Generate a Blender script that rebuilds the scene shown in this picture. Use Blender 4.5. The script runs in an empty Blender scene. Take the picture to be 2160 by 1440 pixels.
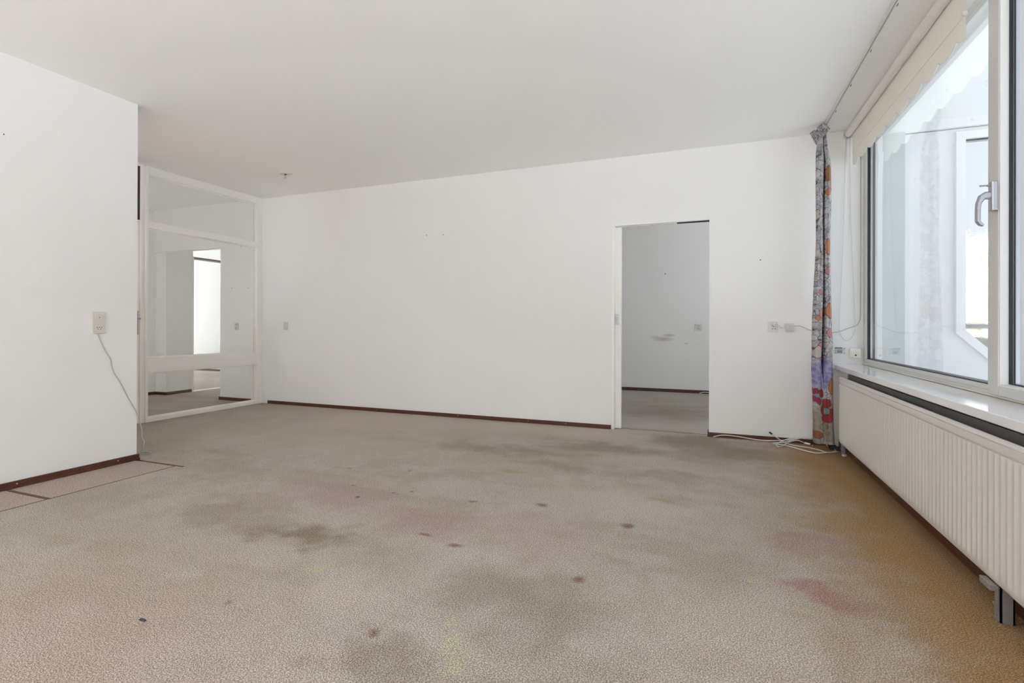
import bpy, bmesh, math, random
import numpy as np
from mathutils import Vector, Matrix
random.seed(7)
scene = bpy.context.scene
COL = scene.collection

# ------------------------------------------------------------------ camera
CAM_H = 0.9922
cam_d = bpy.data.cameras.new('camera'); cam_d.lens = 18.0; cam_d.sensor_width = 36.0
cam_d.shift_y = -(720 - 686.27) / 2160.0
cam_d.clip_start = 0.05; cam_d.clip_end = 300
cam = bpy.data.objects.new('camera', cam_d); COL.objects.link(cam); scene.camera = cam
yaw, pitch, roll = 0.3711, 0.0013, 0.0027
fw = Vector((-math.sin(yaw) * math.cos(pitch), math.cos(yaw) * math.cos(pitch), math.sin(pitch)))
rt = Vector((math.cos(yaw), math.sin(yaw), 0)); up = rt.cross(fw)
r2 = rt * math.cos(roll) + up * math.sin(roll); u2 = up * math.cos(roll) - rt * math.sin(roll)
cam.matrix_world = Matrix(((r2.x, u2.x, -fw.x, 0), (r2.y, u2.y, -fw.y, 0), (r2.z, u2.z, -fw.z, CAM_H), (0, 0, 0, 1)))

# ------------------------------------------------------------------ sky, sun, exposure
world = bpy.data.worlds.new('world'); scene.world = world; world.use_nodes = True
bg = world.node_tree.nodes['Background']
bg.inputs[0].default_value = (0.83, 0.905, 1.0, 1); bg.inputs[1].default_value = .76
sun_d = bpy.data.lights.new('sun', 'SUN'); sun_d.energy = 98.0; sun_d.angle = 0.02; sun_d.color = (.775, .885, 1.0)
sun = bpy.data.objects.new('sun', sun_d); COL.objects.link(sun)
sun.rotation_euler = Vector((-.34, -.84, .80)).to_track_quat('Z', 'Y').to_euler()

scene.view_settings.view_transform = 'Standard'; scene.view_settings.look = 'None'
scene.view_settings.gamma = 1.0; scene.view_settings.use_curve_mapping = False
scene.view_settings.exposure = 0.68
cy = scene.cycles
cy.max_bounces = 16; cy.diffuse_bounces = 10; cy.glossy_bounces = 4; cy.transmission_bounces = 6
cy.transparent_max_bounces = 16; cy.caustics_reflective = False; cy.caustics_refractive = False
cy.sample_clamp_indirect = 6.0

# ------------------------------------------------------------------ room measures (metres)
H = 2.62          # ceiling
D = 4.964         # long wall
XL = -3.952       # short wall on the left
XP = -5.360       # glazed partition
YE = 2.520        # where the left wall ends
YB = -5.2         # wall behind the camera
XW = 1.0          # wall under the window
XG = 1.165        # window frame face

# ------------------------------------------------------------------ node helpers
class NT:
    def __init__(s, m):
        s.t = m.node_tree; s.n = s.t.nodes; s.l = s.t.links
    def add(s, typ, **kw):
        n = s.n.new(typ)
        for k, v in kw.items(): setattr(n, k, v)
        return n
    def link(s, a, b): s.l.new(a, b)
    def math(s, op, a, b=None, clamp=False):
        n = s.add('ShaderNodeMath', operation=op, use_clamp=clamp)
        for i, v in enumerate((a, b)):
            if v is None: continue
            if isinstance(v, (int, float)): n.inputs[i].default_value = v
            else: s.link(v, n.inputs[i])
        return n.outputs[0]
    def vmath(s, op, a, b=None):
        n = s.add('ShaderNodeVectorMath', operation=op)
        for i, v in enumerate((a, b)):
            if v is None: continue
            if isinstance(v, (tuple, list)): n.inputs[i].default_value = v
            else: s.link(v, n.inputs[i])
        return n.outputs['Value'] if op in ('LENGTH', 'DISTANCE', 'DOT_PRODUCT') else n.outputs[0]
    def noise(s, vec, scale, detail=2, rough=.5, out='Fac'):
        n = s.add('ShaderNodeTexNoise'); n.inputs['Scale'].default_value = scale
        n.inputs['Detail'].default_value = detail; n.inputs['Roughness'].default_value = rough
        if vec is not None: s.link(vec, n.inputs['Vector'])
        return n.outputs[out]
    def ramp(s, v, lo, hi, a=0., b=1.):
        n = s.add('ShaderNodeMapRange'); n.interpolation_type = 'SMOOTHSTEP'
        s.link(v, n.inputs[0]); n.inputs[1].default_value = lo; n.inputs[2].default_value = hi
        n.inputs[3].default_value = a; n.inputs[4].default_value = b
        return n.outputs[0]
    def mix(s, fac, a, b, mode='MIX'):
        n = s.add('ShaderNodeMix', data_type='RGBA', blend_type=mode)
        for sock, v in ((n.inputs[0], fac), (n.inputs[6], a), (n.inputs[7], b)):
            if isinstance(v, (int, float)): sock.default_value = v
            elif isinstance(v, (tuple, list)): sock.default_value = (*v[:3], 1)
            else: s.link(v, sock)
        return n.outputs[2]
    def bump(s, h, strength, dist=.002):
        n = s.add('ShaderNodeBump'); n.inputs['Strength'].default_value = strength
        n.inputs['Distance'].default_value = dist; s.link(h, n.inputs['Height'])
        return n.outputs[0]
    def pos(s): return s.add('ShaderNodeNewGeometry').outputs['Position']

def mat(name, col=(.8, .8, .8), rough=.5, metal=0., spec=.5):
    m = bpy.data.materials.new(name); m.use_nodes = True
    b = m.node_tree.nodes['Principled BSDF']
    b.inputs['Base Color'].default_value = (*col, 1); b.inputs['Roughness'].default_value = rough
    b.inputs['Metallic'].default_value = metal; b.inputs['Specular IOR Level'].default_value = spec
    return m, b, NT(m)

def flecked(name, col, rough=.5, metal=0., amt=.06, scale=60., bump=0., bscale=200., spec=.5):
    m, b, n = mat(name, col, rough, metal, spec)
    p = n.pos(); f = n.noise(p, scale, 3)
    dark = tuple(c * (1 - amt) for c in col); light = tuple(min(1, c * (1 + amt)) for c in col)
    n.link(n.mix(f, dark, light), b.inputs['Base Color'])
    if bump: n.link(n.bump(n.noise(p, bscale, 3), bump), b.inputs['Normal'])
    return m

# ------------------------------------------------------------------ materials
M = {}
def plaster(name, col, extra=None):
    m, b, n = mat(name, col, .9, 0, .2)
    p = n.pos()
    if extra: n.link(extra(n, p, col), b.inputs['Base Color'])
    n.link(n.bump(n.noise(p, 150, 1.5, .6), .30, .0022), b.inputs['Normal'])
    return m
def blot(n, p, c, centre, radii, col, amt):
    d = n.vmath('LENGTH', n.vmath('DIVIDE', n.vmath('SUBTRACT', p, centre), radii))
    return n.mix(n.ramp(d, .1, 1.0, amt, 0.), c, col)
def marks(n, p, c):      # hand smudges and the ghost of a picture
    for (ce, ra, co, a) in [((-.68, 8.1, .80), (.20, .5, .05), (.42, .33, .23), .55), ((-.60, 8.1, .86), (.14, .5, .03), (.42, .33, .23), .5),
                            ((-.35, 8.1, .74), (.05, .5, .02), (.45, .38, .3), .4), ((-.8, 8.1, .83), (.1, .5, .04), (.45, .38, .3), .3)]:
        c = blot(n, p, c, ce, ra, co, a)
    return c
M['wall'] = plaster('wall_plaster', (.88, .873, .862))
M['wall_marked'] = plaster('marked_wall_plaster', (.88, .865, .84), marks)
M['ceiling'] = plaster('ceiling_plaster', (.925, .918, .905))
M['paint'] = flecked('white_gloss_paint', (.91, .895, .86), .35, amt=.02, scale=20)
M['door_paint'] = flecked('white_door_paint', (.87, .86, .83), .4, amt=.02, scale=15)
M['plastic'] = flecked('cream_plastic', (.70, .67, .60), .4, amt=.03)
M['white_plastic'] = flecked('white_plastic', (.72, .71, .68), .35, amt=.03)
M['box_cream'] = flecked('pale_cream_plastic', (.82, .80, .68), .4, amt=.03)
M['dark'] = flecked('black_hole', (.02, .02, .02), .7)
M['rubber'] = flecked('black_rubber', (.012, .013, .018), .45)
M['dark_pane'] = flecked('dark_brown_board', (.045, .036, .03), .7, amt=.2, scale=30)
M['alu'] = flecked('grey_window_profile', (.63, .625, .61), .38, .0, .03, 40)
M['bead'] = flecked('white_window_bead', (.80, .80, .79), .4, .0, .02, 40)
M['spacer'] = flecked('aluminium_spacer', (.6, .62, .66), .3, .9)
M['steel'] = flecked('brushed_steel', (.46, .46, .48), .34, .85, .05, 80)
M['galv'] = flecked('galvanised_steel', (.36, .355, .34), .45, .6, .15, 90)
M['brass'] = flecked('brass_nail', (.75, .58, .28), .3, .9)
M['cable'] = flecked('white_cable', (.72, .71, .68), .45, amt=.05)
M['cable_grey'] = flecked('grey_cable', (.5, .5, .48), .5, amt=.05)
M['radiator'] = flecked('radiator_enamel', (.70, .672, .64), .38, amt=.02, scale=8)
M['rad_in_shade'] = flecked('radiator_inside_shade', (.09, .085, .075), .6, amt=.1)  # dark colour paints in the shade of the gap below the sill
M['sill'] = flecked('sill_paint', (.87, .87, .88), .12, amt=.02, scale=6, bump=.03, bscale=14)

def wood_mat():
    m, b, n = mat('reddish_hardwood', (.12, .035, .02), .38)
    p = n.vmath('MULTIPLY', n.pos(), (6., 6., 60.)); g = n.noise(p, 3.0, 4, .6)
    c = n.mix(n.ramp(g, .3, .7), (.055, .017, .009), (.125, .040, .019))
    n.link(c, b.inputs['Base Color']); n.link(n.bump(g, .1, .001), b.inputs['Normal'])
    return m
M['wood'] = wood_mat()

def glass_mat(name, tint=(1, 1, 1), ior=1.5, rough=0., ripple=0.):
    m = bpy.data.materials.new(name); m.use_nodes = True; n = NT(m)
    n.n.remove(n.n['Principled BSDF']); out = n.n['Material Output']
    tr = n.add('ShaderNodeBsdfTransparent'); tr.inputs[0].default_value = (*tint, 1)
    gl = n.add('ShaderNodeBsdfGlossy'); gl.inputs['Roughness'].default_value = rough
    fr = n.add('ShaderNodeFresnel'); geo = n.add('ShaderNodeNewGeometry')
    i = n.math('ADD', n.math('MULTIPLY', geo.outputs['Backfacing'], 1 / ior - ior), ior); n.link(i, fr.inputs[0])
    mx = n.add('ShaderNodeMixShader'); n.link(fr.outputs[0], mx.inputs[0]); n.link(tr.outputs[0], mx.inputs[1]); n.link(gl.outputs[0], mx.inputs[2])
    n.link(mx.outputs[0], out.inputs[0])
    return m
M['glass'] = glass_mat('clear_pane', (.985, .99, .99))
def textured_glass():
    m = bpy.data.materials.new('rippled_pane'); m.use_nodes = True; n = NT(m)
    b = n.n['Principled BSDF']; b.inputs['Base Color'].default_value = (.98, .98, .97, 1)
    b.inputs['Transmission Weight'].default_value = 1; b.inputs['Roughness'].default_value = .03; b.inputs['IOR'].default_value = 1.12
    p = n.vmath('MULTIPLY', n.pos(), (10., 10., 34.)); n.link(n.bump(n.noise(p, 2., 3), .35, .01), b.inputs['Normal'])
    return m
M['ripple'] = textured_glass()

def vnoise(x, y, seed=0):
    """smooth lattice noise in 0..1"""
    xi, yi = np.floor(x), np.floor(y); fx, fy = x - xi, y - yi
    fx = fx * fx * (3 - 2 * fx); fy = fy * fy * (3 - 2 * fy)
    def h(a, b):
        n = np.sin(a * 127.1 + b * 311.7 + seed * 74.7) * 43758.5453
        return n - np.floor(n)
    return (h(xi, yi) * (1 - fx) + h(xi + 1, yi) * fx) * (1 - fy) + (h(xi, yi + 1) * (1 - fx) + h(xi + 1, yi + 1) * fx) * fy
def fnoise(x, y, scale, octaves, seed, rough=.6):
    t, a, w = 0., 1., 0.
    for o_ in range(octaves):
        t = t + a * vnoise(x * scale * 2 ** o_, y * scale * 2 ** o_, seed + o_ * 13); w += a; a *= rough
    return t / w
def sstep(v, lo, hi, a=0., b=1.):
    t = np.clip((v - lo) / (hi - lo), 0, 1); t = t * t * (3 - 2 * t); return a + (b - a) * t
def carpet_tint(x, y, base=(.57, .512, .458)):
    """colour of the worn carpet at floor points: fading, old stains, yellow marks, some painted light and shade"""
    base = np.array(base); c = np.tile(base, (len(x), 1))
    def mix(c, col, f): return c + (np.array(col) - c) * f[:, None]
    c = mix(c, base * (.93, .92, .88), sstep(fnoise(x, y, 1.1, 3, 1), .35, .68))
    c = mix(c, base * (.78, .74, .66), sstep(fnoise(x * 2.2, y * 5.5, 1., 4, 2), .46, .74, 0, .5))
    c = mix(c, base * (1.08, 1.11, 1.16), sstep(fnoise(x, y, 4.5, 4, 3), .5, .70, 0, .4))
    c = mix(c, base * (.86, .83, .78), sstep(fnoise(x, y, 12., 3, 4), .55, .75, 0, .35))
    wx, wy = fnoise(x, y, 5.5, 4, 5, .65) - .5, fnoise(x, y, 5.5, 4, 6, .65) - .5
    def stain(c, sx, sy, rx, ry, col, amt, small=False, inner=.15):
        k = .10 if small else .42
        d = np.hypot((x + wx * k - sx) / rx, (y + wy * k - sy) / ry)
        return mix(c, col, sstep(d, inner, 1., amt, 0.))
    # less faded brown carpet along the radiator, with shade painted into it
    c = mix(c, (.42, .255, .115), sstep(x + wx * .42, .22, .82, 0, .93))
    # pink patches
    for a in [(-1.9, .9, 1.3, .85, (.58, .44, .39), .55), (-2.05, 2.45, .55, .36, (.48, .36, .34), .7), (-1.36, 2.28, .46, .30, (.49, .355, .335), .75), (-.75, 2.35, .5, .28, (.56, .42, .385), .5),
              (.43, 2.72, .22, .20, (.47, .31, .29), .7), (.38, 2.17, .20, .15, (.44, .26, .23), .8), (.1, 3.9, .5, .25, (.50, .36, .30), .4), (.30, 4.75, .4, .2, (.45, .32, .29), .5)]:
        c = stain(c, *a)
    # grey walked-on blotches
    for (sx, sy, rx, ry, a) in [(-1.78, 1.92, .46, .18, .75), (-2.35, 1.98, .5, .25, .35), (-.70, 1.72, .46, .30, .42), (-1.5, 3.80, 1.0, .25, .40), (-.75, 4.15, .9, .28, .55), (-.15, 4.72, .5, .4, .65), (.05, 4.35, .5, .35, .55),
                                (-.4, 1.3, .35, .2, .35), (-.9, 1.25, .3, .15, .35), (.3, 4.4, .4, .3, .4), (-.45, 6.2, 1.0, .9, .5), (-1.1, 3.5, .5, .18, .35), (-.3, 3.55, .6, .2, .3)]:
        c = stain(c, sx, sy, rx, ry, (.27, .215, .155), a)
    # paler lanes; the wide far ones paint in light the floor lacks
    for (sx, sy, rx, ry, a) in [(-3.4, 4.5, 2.2, .8, .75), (-4.5, 3.3, 1.0, 1.2, .6), (-1.6, 4.75, 1.4, .4, .7), (-3.0, 3.5, 1.5, .7, .5), (-.35, 2.9, .6, .35, .55), (.15, 1.75, .55, .5, .55), (-.9, 3.1, .6, .25, .35), (-1.25, 1.55, .3, .2, .4), (-.3, 5.4, .5, .2, .3)]:
        c = stain(c, sx, sy, rx, ry, (.67, .58, .51), a)
    # yellow marks, ochre marks, dark red spots, specks
    for (sx, sy, rx, ry) in [(-1.50, 1.66, .095, .055), (-.755, 1.43, .05, .10), (-.70, 1.36, .05, .07), (-.80, 1.52, .03, .05), (.30, 2.03, .07, .018), (.15, 2.2, .06, .02)]:
        c = stain(c, sx, sy, rx, ry, (.58, .565, .37), .65, True)
    for (sx, sy, rx, ry) in [(-1.28, 3.25, .16, .07), (-.25, 3.05, .12, .06), (-.85, 3.9, .12, .06)]:
        c = stain(c, sx, sy, rx, ry, (.42, .34, .19), .6, True)
    for (sx, sy, rx, ry) in [(-.864, 2.698, .050, .034), (-.38, 2.594, .038, .042), (-.471, 1.956, .042, .045), (-1.016, 1.364, .028, .024), (-1.068, 2.071, .07, .026), (-1.278, 2.112, .07, .022), (-1.25, 2.62, .045, .024), (-1.62, 1.36, .02, .02)]:
        c = stain(c, sx, sy, rx, ry, (.25, .11, .095), .78, True, .15)
    for (sx, sy) in [(-1.93, 3.02), (-2.44, 3.55), (-1.78, 2.57), (-1.66, 2.66), (-2.06, 2.62), (-1.9, 2.45), (-2.33, 2.9)]:
        c = stain(c, sx, sy, .014, .014, (.07, .045, .035), .85, True, .3)
    return c
def carpet_mat(name, flat=None):
    m, b, n = mat(name, flat or (.5, .45, .4), .95, 0, .08)
    p = n.pos()
    f1 = n.add('ShaderNodeTexNoise', noise_dimensions='2D'); f1.inputs['Scale'].default_value = 190; f1.inputs['Detail'].default_value = 1; f1.inputs['Roughness'].default_value = .7; n.link(p, f1.inputs['Vector'])
    v = n.add('ShaderNodeTexVoronoi', voronoi_dimensions='2D'); v.inputs['Scale'].default_value = 240; n.link(p, v.inputs['Vector'])
    fine = n.math('ADD', n.math('MULTIPLY', f1.outputs['Fac'], .75), n.math('MULTIPLY', v.outputs['Distance'], -.45))
    shade = n.ramp(fine, .05, .42, .58, 1.30)
    sc_ = n.add('ShaderNodeVectorMath', operation='SCALE'); n.link(shade, sc_.inputs[3]); n.link(sc_.outputs[0], b.inputs['Base Color'])
    if flat: sc_.inputs[0].default_value = flat
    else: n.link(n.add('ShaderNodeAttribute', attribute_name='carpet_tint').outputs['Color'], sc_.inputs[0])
    n.link(n.bump(fine, .75, .007), b.inputs['Normal'])
    return m
M['carpet'] = carpet_mat('beige_loop_carpet')
M['carpet_strip'] = carpet_mat('pinkish_loop_carpet', (.55, .45, .40))
M['underlay'] = flecked('brown_jute_underlay', (.045, .020, .010), .9, amt=.3, scale=150)

# ------------------------------------------------------------------ mesh helpers
def link(o, parent=None):
    COL.objects.link(o)
    if parent is not None: o.parent = parent
    return o
def obj(name, bm, m, parent=None, smooth=False, auto=None):
    me = bpy.data.meshes.new(name); bmesh.ops.recalc_face_normals(bm, faces=bm.faces); bm.to_mesh(me); bm.free()
    if m: me.materials.append(m)
    if smooth:
        for f in me.polygons: f.use_smooth = True
    if auto:
        for f in me.polygons: f.use_smooth = True
        me.set_sharp_from_angle(angle=math.radians(auto))
    return link(bpy.data.objects.new(name, me), parent)
def tag(o, label=None, cat=None, group=None, kind=None):
    for k, v in (('label', label), ('category', cat), ('group', group), ('kind', kind)):
        if v: o[k] = v
    return o
def empty(name, loc):
    o = bpy.data.objects.new(name, None); o.empty_display_size = .05; o.location = loc; return link(o)
def adopt(o, root):
    """parent a mesh made in room coordinates to an Empty that has a location"""
    o.parent = root
    if root.type == 'EMPTY': o.matrix_parent_inverse = Matrix.Translation(root.location).inverted()
    return o
def bx(bm, x0, x1, y0, y1, z0, z1, bev=0., seg=2):
    r = bmesh.ops.create_cube(bm, size=1)
    for v in r['verts']:
        v.co = Vector(((x0 + x1) / 2 + v.co.x * (x1 - x0), (y0 + y1) / 2 + v.co.y * (y1 - y0), (z0 + z1) / 2 + v.co.z * (z1 - z0)))
    if bev > 0:
        es = list({e for v in r['verts'] for e in v.link_edges})
        bmesh.ops.bevel(bm, geom=es, offset=bev, segments=seg, affect='EDGES', profile=.5)
    return bm
def box(name, x0, x1, y0, y1, z0, z1, m, parent=None, bev=0., seg=2):
    o = obj(name, bx(bmesh.new(), x0, x1, y0, y1, z0, z1, bev, seg), m, None)
    return adopt(o, parent) if parent is not None else o
def cyl(bm, a, b, r, n=20, r2=None, caps=True):
    a, b = Vector(a), Vector(b); d = b - a
    R_ = bmesh.ops.create_cone(bm, cap_ends=caps, segments=n, radius1=r, radius2=r if r2 is None else r2, depth=d.length)
    q = d.to_track_quat('Z', 'Y').to_matrix().to_4x4(); q.translation = (a + b) / 2
    bmesh.ops.transform(bm, matrix=q, verts=R_['verts'])
    return bm
def disc(name, a, b, r, m, parent=None, n=24, r2=None):
    o = obj(name, cyl(bmesh.new(), a, b, r, n, r2), m, None, auto=40)
    return adopt(o, parent) if parent is not None else o
def catmull(pts, k=6, closed=False):
    P = [Vector(p) for p in pts]; out = []; N = len(P)
    for i in range(N if closed else N - 1):
        g = lambda j: P[j % N] if closed else P[max(0, min(N - 1, j))]
        p0, p1, p2, p3 = g(i - 1), g(i), g(i + 1), g(i + 2)
        for s in range(k):
            t = s / k
            out.append(.5 * ((2 * p1) + (p2 - p0) * t + (2 * p0 - 5 * p1 + 4 * p2 - p3) * t * t + (3 * p1 - p0 - 3 * p2 + p3) * t ** 3))
    if not closed: out.append(P[-1])
    return out
def tube_bm(bm, pts, r, n=8):
    pts = [Vector(p) for p in pts]; rings = []; prev = None
    for i, p in enumerate(pts):
        t = (pts[min(i + 1, len(pts) - 1)] - pts[max(i - 1, 0)]).normalized()
        a = (prev - t * prev.dot(t)) if prev is not None else t.orthogonal()
        a.normalize(); b = t.cross(a); prev = a
        rr = r(i / (len(pts) - 1)) if callable(r) else r
        rings.append([bm.verts.new(p + (a * math.cos(2 * math.pi * j / n) + b * math.sin(2 * math.pi * j / n)) * rr) for j in range(n)])
    for q, w in zip(rings, rings[1:]):
        for j in range(n): bm.faces.new((q[j], q[(j + 1) % n], w[(j + 1) % n], w[j]))
    bm.faces.new(rings[0][::-1]); bm.faces.new(rings[-1])
    return bm
def tube(name, pts, r, m, parent=None, k=6, n=8):
    o = obj(name, tube_bm(bmesh.new(), catmull(pts, k) if k > 1 else pts, r, n), m, None, smooth=True)
    return adopt(o, parent) if parent is not None else o
def prism(bm, poly, axis, a, b):
    """poly = list of 2-D points in the plane normal to axis, extruded from a to b"""
    def P(u, v, w): return {'X': (w, u, v), 'Y': (u, w, v), 'Z': (u, v, w)}[axis]
    A = [bm.verts.new(P(u, v, a)) for u, v in poly]; B = [bm.verts.new(P(u, v, b)) for u, v in poly]
    bm.faces.new(A); bm.faces.new(B[::-1]); N = len(poly)
    for i in range(N): bm.faces.new((A[i], B[i], B[(i + 1) % N], A[(i + 1) % N]))
    return bm
def wall_grid(name, axis, t0, t1, u0, u1, z0, z1, holes, m, kind='structure', parent=None):
    """a wall slab normal to axis with rectangular holes (ua,ub,za,zb), as one watertight-looking mesh"""
    us = sorted({u0, u1, *[h[0] for h in holes], *[h[1] for h in holes]}); zs = sorted({z0, z1, *[h[2] for h in holes], *[h[3] for h in holes]})
    us = [u for u in us if u0 <= u <= u1]; zs = [z for z in zs if z0 <= z <= z1]
    bm = bmesh.new()
    solid = lambda i, j: 0 <= i < len(us) - 1 and 0 <= j < len(zs) - 1 and not any(
        h[0] <= (us[i] + us[i + 1]) / 2 <= h[1] and h[2] <= (zs[j] + zs[j + 1]) / 2 <= h[3] for h in holes)
    P = lambda u, z, t: (t, u, z) if axis == 'X' else (u, t, z)
    def quad(*c): bm.faces.new([bm.verts.new(x) for x in c])
    for i in range(len(us) - 1):
        for j in range(len(zs) - 1):
            if not solid(i, j): continue
            a, b, c, d = us[i], us[i + 1], zs[j], zs[j + 1]
            for t in (t0, t1): quad(P(a, c, t), P(b, c, t), P(b, d, t), P(a, d, t))
            if not solid(i - 1, j): quad(P(a, c, t0), P(a, d, t0), P(a, d, t1), P(a, c, t1))
            if not solid(i + 1, j): quad(P(b, c, t0), P(b, d, t0), P(b, d, t1), P(b, c, t1))
            if not solid(i, j - 1): quad(P(a, c, t0), P(b, c, t0), P(b, c, t1), P(a, c, t1))
            if not solid(i, j + 1): quad(P(a, d, t0), P(b, d, t0), P(b, d, t1), P(a, d, t1))
    bmesh.ops.remove_doubles(bm, verts=bm.verts, dist=1e-5)
    o = obj(name, bm, m); 
    if kind: o['kind'] = kind
    if parent is not None: adopt(o, parent)
    return o
def S(o, label=None):
    o['kind'] = 'structure'
    if label: o['label'] = label
    return o

# ================================================================== STRUCTURE
# floor: carpet with the cut strip along the left wall
SX = -3.514; CUT = 2.515
def floor_mesh(rects):
    V, F, base = [], [], 0
    for (x0, x1, y0, y1, st) in rects:
        nx, ny = max(1, round((x1 - x0) / st)), max(1, round((y1 - y0) / st))
        gx, gy = np.meshgrid(np.linspace(x0, x1, nx + 1), np.linspace(y0, y1, ny + 1), indexing='ij')
        V.append(np.stack([gx.ravel(), gy.ravel(), np.zeros(gx.size)], 1))
        i_, j_ = np.meshgrid(np.arange(nx), np.arange(ny), indexing='ij'); a = (i_ * (ny + 1) + j_).ravel() + base
        F.append(np.stack([a, a + ny + 1, a + ny + 2, a + 1], 1)); base += gx.size
    V, F = np.concatenate(V), np.concatenate(F)
    me = bpy.data.meshes.new('floor'); me.vertices.add(len(V)); me.vertices.foreach_set('co', V.ravel().astype(np.float32))
    me.loops.add(F.size); me.loops.foreach_set('vertex_index', F.ravel().astype(np.int32))
    me.polygons.add(len(F)); me.polygons.foreach_set('loop_start', np.arange(0, F.size, 4, dtype=np.int32)); me.update(calc_edges=True); me.validate()
    at_ = me.color_attributes.new('carpet_tint', 'FLOAT_COLOR', 'POINT')
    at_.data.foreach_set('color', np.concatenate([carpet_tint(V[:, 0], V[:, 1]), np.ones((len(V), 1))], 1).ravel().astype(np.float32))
    me.materials.append(M['carpet']); return me
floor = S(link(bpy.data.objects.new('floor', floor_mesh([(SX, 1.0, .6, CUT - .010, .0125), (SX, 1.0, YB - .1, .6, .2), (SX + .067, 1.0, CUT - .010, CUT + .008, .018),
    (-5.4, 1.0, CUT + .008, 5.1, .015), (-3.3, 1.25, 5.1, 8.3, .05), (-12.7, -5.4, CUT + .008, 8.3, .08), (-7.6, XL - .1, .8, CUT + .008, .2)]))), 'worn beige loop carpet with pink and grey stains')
und = box('underlay', -12.7, 1.25, YB - .1, 8.3, -.09, -.0301, M['underlay'], floor)
sb = bmesh.new(); bx(sb, XL - .1, SX - .009, 1.779, CUT - .010, -.028, -.0005, .003); obj('carpet_strip', sb, M['carpet_strip'], floor)
sb = bmesh.new(); bx(sb, XL - .1, SX - .009, YB - .1, 1.758, -.028, -.0005, .003); obj('carpet_strip', sb, M['carpet_strip'], floor)

jute = flecked('frayed_jute_edge', (.15, .085, .045), .95, amt=.4, scale=120)
box('carpet_seam', SX - .0085, SX - .0005, YB, CUT - .010, -.02, .0012, jute, floor)
box('carpet_seam', XL + .03, SX - .009, 1.760, 1.777, -.02, .0012, jute, floor)
box('carpet_seam', XL + .07, SX + .067, CUT - .009, CUT + .007, -.02, .0012, jute, floor)
cl_ = bmesh.new()
for (a, b, c, d) in [(XL - .1, 1.32, YB - .1, 8.3), (-7.6, XL - .1, .8, 8.3), (-12.7, -7.6, 3.4, 8.3), (-6.1, XL - .1, -2.6, .8)]: bx(cl_, a, b, c, d, H, H + .2)  # last slab is an added porch roof keeping sun off the nook opening
ceil = S(obj('ceiling', cl_, M['ceiling']), 'plain white plaster ceiling')

# long wall with the sliding-door opening; its pocket is two thin skins
wb = wall_grid('wall_back', 'Y', D, D + .1, -6.115, 1.25, 0, H, [(-1.86, -.018, -1, 1.972)], M['wall'])
wb['label'] = 'long white plaster wall with the doorway opening'
for (a, b) in ((D, D + .022), (D + .078, D + .1)):
    box('pocket_skin', -1.86, -.898, a, b, 0, 1.972, M['wall'], wb)
for (x, z) in [(-2.954, 2.001), (-2.745, 1.993), (.40, 1.578), (-5.749, 2.031), (-5.908, 1.488), (-5.613, 1.481)]:
    disc('screw_hole', (x, D - .0015, z), (x, D + .003, z), .0048, M['dark'], wb, 10)
# lintel over the passage, hall and passage walls
S(box('wall_lintel', -7.43, -6.115, D, D + .1, 2.03, H, M['wall']), 'white lintel over the hall passage')
wl = S(box('wall_left', XL - .1, XL, YB, YE, 0, H, M['wall']), 'short white wall on the left with a double outlet')
disc('screw_hole', (XL + .0015, 1.752, 2.133), (XL - .003, 1.752, 2.133), .0034, M['dark'], wl, 10)
wall_grid('wall_nook', 'Y', YE - .1, YE, XP - .1, XL - .1, 0, H, [(-5.2, -4.2, 1.1, 2.4)], M['wall'])  # opening is invented, it lets fill light into the nook
hl = wall_grid('wall_hall', 'X', -7.53, -7.43, .9, 5.0, 0, H, [], M['wall'])
S(box('wall_pilaster', -7.43, -7.22, 5.0, 5.08, 0, H, M['wall']))
wall_grid('wall_passage', 'X', -7.32, -7.22, 5.08, 6.7, 0, H, [(5.40, 6.25, -1, 2.48)], M['wall'])
S(box('wall_passage_end', -7.22, -6.015, 6.6, 6.7, 0, H, M['wall']))
S(box('wall_passage_side', -6.115, -6.015, D + .1, 6.6, 0, H, M['wall']))
wall_grid('wall_hall_front', 'Y', .8, .9, -7.53, XP - .1, 0, H, [(-6.90, -6.44, .9, 2.3)], M['wall'])  # unseen window added and sized to light the hall
S(box('wall_hall_side', XP - .1, XP, .8, YE - .1, 0, H, M['wall']))
# bright room beyond the passage
S(box('wall_far_room', -12.6, -7.32, 8.03, 8.13, 0, H, M['wall']), 'sunlit white wall of the far room')
wall_grid('wall_far_room_near', 'Y', 3.4, 3.5, -12.6, -7.53, 0, H, [(-10.9, -10.1, 1.5, 2.3)], M['wall'])  # unseen window added and sized to bring sun into the far room
wall_grid('wall_far_room_window', 'X', -12.7, -12.6, 3.4, 8.13, 0, H, [(3.9, 7.7, .5, 2.5)], M['wall'])
S(box('wall_far_room_side', -7.32, -7.22, 6.7, 8.13, 0, H, M['wall']))
# small room behind the sliding-door opening
ws = S(box('wall_side_room', -3.2, 1.32, 8.11, 8.21, 0, H, M['wall_marked']), 'white wall seen through the doorway')
disc('screw_hole', (-.655, 8.1085, 1.796), (-.655, 8.113, 1.796), .008, M['dark'], ws, 10)
wall_grid('wall_side_room_left', 'X', -3.3, -3.2, D + .1, 8.21, 0, H, [(5.6, 7.8, .5, 2.5)], M['wall'])  # unseen second window added to brighten the side room
wall_grid('wall_side_room_window', 'X', 1.22, 1.32, 5.064, 8.11, 0, H, [(5.2, 8.0, .3, 2.55)], M['wall'])
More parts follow.
